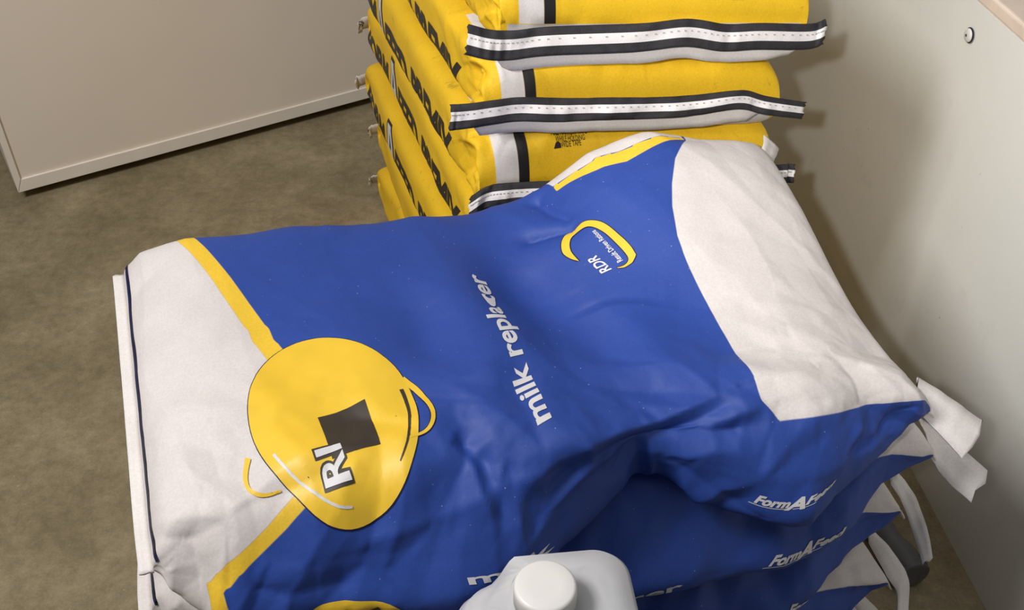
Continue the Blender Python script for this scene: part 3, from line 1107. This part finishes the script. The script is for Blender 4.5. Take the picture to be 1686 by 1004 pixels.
    if k == 3:
        for txt in ('PULL NARROW TAPE', 'WHILE HOLDING', 'WIDE TAPE'):
            lettering(yb, o, txt, UV['y3.' + txt.split()[0].lower()], M['print_black'], 0.72, 0.008)
        drape('arrow_mark', yb, poly_bm(UV['y3.arrow']), ident, M['print_black'], o)

# ------------------------------------------------------------------ blue milk replacer sacks
BLAB = {
    1: 'blue and white milk replacer sack on top of the low stack, with round yellow emblem',
    2: 'second blue sack from the top of the low stack, directly under the uppermost one',
    3: 'third blue sack from the top of the low stack',
    4: 'fourth blue sack from the top of the low stack, above the one on the floor',
    5: 'lowest blue sack of the low stack, lying on the concrete floor',
}
CRE = [('cr1', .020, .040, 's'), ('cr2', .015, .018, 's'), ('cr3', .015, .020, 's'), ('cr4', .018, .026, 's'), ('cr5', .012, .024, 's'),
       ('cr6', .012, .020, 's'), ('cr7', .013, .016, 's'), ('cr8', .005, .022, 'g'), ('cr9', .011, .011, 'v'), ('cr10', .011, .009, 'v'),
       ('cr11', .009, .012, 's'), ('cr12', .006, .03, 'g'), ('cr13', .007, .009, 'v'), ('cr14', .006, .008, 'v'), ('cr15', .008, .012, 's'),
       ('cr16', .005, .008, 'v'), ('cr17', -.005, .009, 'v'), ('cr18', .008, .020, 's'), ('cr19', .006, .014, 's'), ('cr20', .005, .02, 's')]


def formafeed(bag, parent, quad):
    w1 = text_width('Form', 1, .25)
    xa = w1 + 0.02
    xf = xa + 0.92
    w = xf + text_width('Feed', 1, .25)
    mp = quad_map(w, 0.72, *quad)
    drape('lettering', bag, text_bm([('Form', 0, 0, 1), ('A', xa - .12, -0.22, 1.55), ('Feed', xf, 0.10, 1)], 0.25, 0.045), mp, M['print_white'], parent)
    drape('underline', bag, poly_bm([(-.3, -.2), (xa + .1, -.2), (xa + .1, -.13), (-.25, -.13)]), mp, M['print_white'], parent)
    drape('underline', bag, poly_bm([(xa + .25, -.2), (xf + .6, -.12), (xf + .75, -.05), (xa + .3, -.13)]), mp, M['print_white'], parent)


BB = {k: blue_bag(k, [(UV['b1.' + n], d, w, kd) for n, d, w, kd in CRE] if k == 1 else ()) for k in range(1, 6)}
for k in range(4, 0, -1):
    settle(BB[k], BB[k + 1], 0.27, 0.33)
for k in range(1, 6):
    bb = BB[k]
    nc = bb.nc
    if k == 1:
        wr = UV['b1.white_right'] + [(1.06, .24), (1.06, .90), (.90, .90), (.885, .78)]
        ba, bbn = UV['b1.band_a'], UV['b1.band_b']
        wl = [ba[0]] + ba[1:] + [(.085, .20), (.09, .10), (-.05, .10), (-.05, .9), (.06, .9), (.08, .73), (.13, .60), (.17, .48), (.20, .40)]
        yl = ([ba[0]] + ba[1:] + [(.085, .20), (.20, .165), (.20, .178), (.105, .205)] + bbn[::-1][:-1] + [bbn[0]])
        yl2 = [(.20, .40), (.17, .48), (.13, .60), (.08, .73), (.06, .9), (.085, .9), (.105, .73), (.155, .60), (.197, .48), (.23, .40)]
        wl2 = [(.085, .201), (.20, .166), (.30, .12), (.30, .05), (.05, .05), (.05, .15)]
        bk = UV['b1.back']
        far = [(u, v + w) for (u, v), w in zip(bk, (.012, .018, .022, .022, .018, .012, .006))]
        yb_ = bk + far[::-1]
        wb = far + [(.9, .9), (.62, .9)]
        wre = [(.93, .74), (1.1, .74), (1.1, 1.1), (.93, 1.1)]
        wrf = [(.95, -.1), (1.1, -.1), (1.1, .12), (.95, .10)]
        attrs = {'white_area': sdf(bb, [wr, wl, wl2, wb, wre, wrf]), 'yellow_area': sdf(bb, [yl, yl2, yb_])}
        attrs['yellow_area'] = np.where(sdf(bb, [wb]) > 0, -0.01, attrs['yellow_area'])
    else:
        pts = UV['b1.white_right'][:-1] + [(.99, .262), (1.06, .265), (1.06, .9), (.9, .9)]
        wl = [(-.05, .1), (.05, .1), (.09, .2), (.17, .27), (.17, .5), (.08, .74), (.06, .9), (-.05, .9)]
        yl = [(.05, .1), (.09, .2), (.17, .27), (.17, .5), (.08, .74), (.10, .74), (.2, .5), (.2, .27), (.12, .2), (.08, .1)]
        attrs = {'white_area': sdf(bb, [pts, wl]), 'yellow_area': sdf(bb, [yl])}
    o = link('milk_replacer_sack', bag_mesh('milk_replacer_sack', bb, attrs), None, [M['blue1']])
    tag(o, BLAB[k], 'sack', 'blue milk replacer sacks in the low stack')

    # sewn strip at the left end
    L0 = bb.P[0]
    idx = [int(c * nc) for c in (.25, .34, .45, .55, .66, .75)]
    e = np.array([L0[i] for i in idx])
    out = np.array([-0.985, -0.17, 0])
    e[0] += (e[0] - e[1]) * 0.05
    A_ = e + out * 0.000
    B_ = e + out * 0.013 + [0, 0, 0.001]
    sl, P, N = ribbon('sewn_edge', A_, B_, o, [M['white_paper']], n=80, thick=0.0025, jitter=0.002, seed=400 + k, ragged=0.002)
    # thin dark line next to it
    if k <= 2:
        drape('dark_line', bb, poly_bm([(.006, .27), (.010, .27), (.0095, .5), (.010, .72), (.006, .72), (.0055, .5)]), ident, M['print_navy'], o, 0.0008)
    # sewn strip at the right end with its loose ends
    L1 = bb.P[-1]
    e = np.array([L1[i] for i in idx])
    out = np.array([0.93, 0.27, 0])
    A_ = e + [0, 0, -0.001]
    B_ = e + out * 0.010 + [0, 0, -0.016]
    ribbon('sewn_edge', A_, B_, o, [M['white_paper']], n=80, thick=0.002, jitter=0.003, seed=430 + k)
    f = e[0]
    EAR = {1: ([(-.004, .045, .006), (.030, .020, -.004), (.060, .000, -.016)], [(-.012, .010, -.004), (.012, -.014, -.020), (.030, -.036, -.034)]),
           2: ([(-.006, .055, .010), (.016, .030, .004), (.062, -.012, -.012)], [(.000, .014, .0), (.008, -.010, -.016), (.036, -.042, -.030)]),
           3: ([(.002, .060, .012), (.024, .036, .0), (.034, -.010, -.020), (.034, -.040, -.034)], [(.000, .040, .006), (.012, .018, -.010), (.020, -.022, -.030), (.022, -.046, -.040)]),
           4: ([(-.004, .080, .012), (.022, .036, .0), (.032, .004, -.016), (.024, -.035, -.04)], [(-.010, .06, .006), (.004, .018, -.006), (.014, -.008, -.02), (.006, -.045, -.045)]),
           5: ([(-.004, .060, .008), (.022, .030, .0), (.040, .004, -.01)], [(-.010, .04, .003), (.004, .010, -.006), (.02, -.018, -.012)])}[k]
    ribbon('seam_tail', f + np.array(EAR[0]), f + np.array(EAR[1]), o, [M['white_paper']], n=40, thick=0.0016, jitter=0.009, seed=450 + k, ragged=0.004)
    if k == 1:
        r = e[-1]
        ribbon('seam_tail', r + np.array([(-.012, -.035, .006), (.004, .0, .012), (.012, .030, .010)]),
               r + np.array([(.004, -.04, -.012), (.020, -.006, -.006), (.030, .022, -.008)]), o, [M['white_paper']], n=30, thick=0.0016, jitter=0.004, seed=470, ragged=0.003)
        # prints
        def oval(k_):
            return [(.238 + .0995 * k_ * math.cos(t), .375 + .106 * k_ * math.sin(t)) for t in np.linspace(0, 2 * math.pi, 90)[:-1]]
        drape('emblem_rim', bb, poly_bm(oval(1.012)), ident, M['print_navy'], o, 0.0005, 0.005)
        drape('emblem_disc', bb, poly_bm(oval(1.0)), ident, M['print_yellow'], o, 0.0010, 0.005)
        drape('emblem_square', bb, poly_bm(UV['b1.square']), ident, M['print_dark'], o, 0.0015)

        def arc(a0, a1, k_, w0, w1):
            c_ = oval(k_)
            return poly_bm(stroke([(.238 + .0995 * k_ * math.cos(math.radians(t)), .375 + .106 * k_ * math.sin(math.radians(t))) for t in np.linspace(a0, a1, 14)], w0, w1))
        drape('emblem_line', bb, arc(8, -48, 0.90, .0052, .0012), ident, M['print_dark'], o, 0.0015)
        drape('emblem_line', bb, arc(205, 268, 0.88, .0035, .0015), ident, M['print_white'], o, 0.0015)
        q = UV['b1.emblem_text']
        lettering(bb, o, 'RI', q, M['print_dark'], 0.72, 0.075, off=0.0015)
        lettering(bb, o, 'RI', q, M['print_white'], 0.72, 0.02, off=0.0021)
        for nm, w0, w1 in (('loop_r', .0085, .0015), ('loop_l', .0070, .0020)):
            c_ = [tuple(v) for v in catmull(UV['b1.' + nm], 22)]
            drape('emblem_loop', bb, poly_bm(stroke(c_, w0, w1)), ident, M['print_yellow'], o, 0.0012)
            if nm == 'loop_r':
                drape('emblem_loop_rim', bb, poly_bm(stroke(c_, w0 + .0022, w1 + .0016)), ident, M['print_navy'], o, 0.0007)
        drape('emblem_disc', bb, poly_bm([tuple(v) for v in catmull(UV['b1.emblem2'] + UV['b1.emblem2'][:1], 40)[:-1]]), ident, M['print_yellow'], o, 0.0009)
        drape('emblem_square', bb, poly_bm(UV['b1.square2']), ident, M['print_dark'], o, 0.0014)
        lettering(bb, o, 'milk replacer', UV['b1.milk'], M['print_white'], 0.74, 0.025)
        rg_ = UV['b1.ring']

        def ring_(k_):
            p = catmull(rg_[:17], 60).tolist() + catmull(rg_[17:] + [rg_[0]], 60).tolist()[:-1]
            if k_ == 1.0:
                return p
            n = len(p)
            out = []
            for i in range(n):
                (x0, y0), (x1, y1) = p[i - 1], p[(i + 1) % n]
                dx, dy = (x1 - x0) * bb.L, (y1 - y0) * bb.perim
                d = math.hypot(dx, dy) + 1e-9
                out.append((p[i][0] + RS * dy / d * .0011 / bb.L, p[i][1] - RS * dx / d * .0011 / bb.perim))
            return out
        ar = sum(rg_[i - 1][0] * rg_[i][1] - rg_[i][0] * rg_[i - 1][1] for i in range(len(rg_)))
        RS = 1 if ar > 0 else -1
        drape('logo_rim', bb, poly_bm(ring_(1.03)), ident, M['print_navy'], o, 0.0005)
        drape('logo_ring', bb, poly_bm(ring_(1.0)), ident, M['print_yellow'], o)
        lettering(bb, o, 'RDR', UV['b1.rdr'], M['print_white'], 0.72, 0.018)
        lettering(bb, o, 'Result Driven Rations', UV['b1.rations'], M['print_white'], 0.72, 0.018)
        formafeed(bb, o, UV['b1.form'])
        lettering(bb, o, 'milk', UV['b1.milk2'], M['print_white'], 0.72, 0.025)
    elif k <= 3:
        formafeed(bb, o, UV['b%d.form' % k])
        if k == 2:
            lettering(bb, o, 'replacer', UV['b2.er'], M['print_white'], 0.72, 0.025)

# ------------------------------------------------------------------ white jug on a crate
def rrect(w, d, r, n=10):
    p = []
    for cx_, cy_, a0 in ((w / 2 - r, d / 2 - r, 0), (-w / 2 + r, d / 2 - r, 90), (-w / 2 + r, -d / 2 + r, 180), (w / 2 - r, -d / 2 + r, 270)):
        for i in range(n + 1):
            a = math.radians(a0 + 90 * i / n)
            p.append((cx_ + r * math.cos(a), cy_ + r * math.sin(a)))
    return p


JX, JY, JZ = 0.030, 0.474, 0.305
jug = bpy.data.objects.new('plastic_jug', None)
jug.matrix_world = Matrix.Translation((JX, JY, JZ)) @ Matrix.Rotation(math.radians(6), 4, 'Z')
col.objects.link(jug)
tag(jug, 'translucent white plastic jug with a round white screw cap in front of the blue sacks', 'jug')
bm = bmesh.new()
rings = []
# (w, d, r, z, dx, dy)
JS = [(.120, .090, .02, 0, 0, 0), (.146, .116, .024, .006, 0, 0), (.150, .120, .026, .02, 0, 0), (.150, .120, .026, .175, 0, 0), (.148, .118, .028, .195, 0, 0),
      (.143, .112, .03, .215, .001, .001), (.136, .106, .026, .232, .003, .003), (.126, .097, .026, .244, .006, .005), (.114, .088, .026, .251, .008, .006),
      (.085, .06, .028, .255, .008, .006)]
for w, d, r, z, dx, dy in JS:
    rings.append([bm.verts.new((x + dx, y + dy, z)) for x, y in rrect(w, d, r)])
for a, b in zip(rings, rings[1:]):
    n = len(a)
    for i in range(n):
        bm.faces.new((a[i], a[(i + 1) % n], b[(i + 1) % n], b[i]))
bm.faces.new(rings[0][::-1])
bm.faces.new(rings[-1])
# left shoulder pressed lower than the handle side
for v in bm.verts:
    if v.co.z > 0.19:
        t = max(0.0, min(1.0, (-v.co.x - 0.022) / 0.022))
        t = t * t * (3 - 2 * t)
        v.co.z -= t * (v.co.z - 0.19) * 0.62
link('jug_body', from_bm('jug_body', bm, True), jug, [M['jug']])
CXJ, CYJ = -0.004, 0.003
bm, rg = lathe([(0.021, 0.235), (0.021, 0.262), (0.0225, 0.2625), (0.0225, 0.266), (0.0205, 0.2665), (0.0205, 0.274)], 48)
nk = link('jug_neck', from_bm('jug_neck', bm, True), jug, [M['jug']])
nk.location = (CXJ, CYJ, -0.013)
prof = [(0.0232, 0.268), (0.0247, 0.2685), (0.0247, 0.284), (0.0243, 0.2862), (0.0232, 0.2878), (0.0215, 0.2886), (0.012, 0.2888)]
bm = bmesh.new()
NR = 144
rings = []
for q, (r, z) in enumerate(prof):
    rings.append([])
    for i in range(NR):
        rr = r - (0.0005 if q in (1, 2) and i % 2 else 0)
        a = 2 * math.pi * i / NR
        rings[-1].append(bm.verts.new((rr * math.cos(a), rr * math.sin(a), z)))
for a, b in zip(rings, rings[1:]):
    for i in range(NR):
        bm.faces.new((a[i], a[(i + 1) % NR], b[(i + 1) % NR], b[i]))
bm.faces.new(rings[-1])
bm.faces.new(rings[0][::-1])
cp = link('screw_cap', from_bm('screw_cap', bm, True), jug, [M['cap']])
cp.location = (CXJ, CYJ, -0.013)

crate = bpy.data.objects.new('plastic_crate', None)
crate.matrix_world = Matrix.Translation((JX, JY - 0.02, 0)) @ Matrix.Rotation(math.radians(6), 4, 'Z')
col.objects.link(crate)
tag(crate, 'upturned grey plastic crate on the floor beneath the white jug', 'crate')
bm = bmesh.new()
box_bm(bm, (0.30, 0.20, 0.012), (0, 0, 0.2985), 0, 0.003)
link('crate_base', from_bm('crate_base', bm), crate, [M['crate']])
for x, y, w, d in ((0, -.094, .30, .012), (0, .094, .30, .012), (-.144, 0, .012, .176), (.144, 0, .012, .176)):
    bm = bmesh.new()
    for z in (0.03, 0.11, 0.19, 0.268):
        box_bm(bm, (w, d, 0.04), (x, y, z), 0, 0.003)
    for t in (-.42, 0, .42):
        box_bm(bm, (.03 if w > d else d, .03 if d > w else d, .29), (x + (t * w if w > d else 0), y + (t * d if d > w else 0), .148), 0, 0.003)
    link('crate_side', from_bm('crate_side', bm), crate, [M['crate']])

# ------------------------------------------------------------------ grey pipe on the floor
pa, pb = Vector((0.530, 1.03, 0.0)), Vector((0.566, 0.885, 0.0))
pd = (pb - pa).normalized()
pipe = bpy.data.objects.new('plastic_pipe', None)
pipe.matrix_world = Matrix.Translation(pb + Vector((0, 0, 0.026))) @ pd.to_track_quat('Z', 'Y').to_matrix().to_4x4()
col.objects.link(pipe)
tag(pipe, 'short grey plastic pipe with a wider socket end lying on the floor by the board', 'pipe')
bm, rg = lathe([(0.0165, -0.30), (0.0195, -0.30), (0.0195, -0.062), (0.0205, -0.055), (0.0250, -0.040), (0.0258, -0.034), (0.0258, -0.004)], 48)
link('tube', from_bm('tube', bm, True), pipe, [M['pipe']])
bm, rg = lathe([(0.0262, -0.016), (0.0262, -0.004), (0.0266, -0.003), (0.0266, 0.0), (0.0240, 0.001), (0.006, 0.001)], 48)
bm.faces.new(rg[-1])
link('end_cap', from_bm('end_cap', bm, False), pipe, [M['pipe']])
for a in (40, 130, 220, 310):
    bm = bmesh.new()
    box_bm(bm, (0.012, 0.003, 0.014), (0, 0.0258, -0.012), 0, 0.0006)
    bmesh.ops.rotate(bm, verts=bm.verts[:], matrix=Matrix.Rotation(math.radians(a), 3, 'Z'))
    link('socket_rib', from_bm('socket_rib', bm), pipe, [M['pipe']])
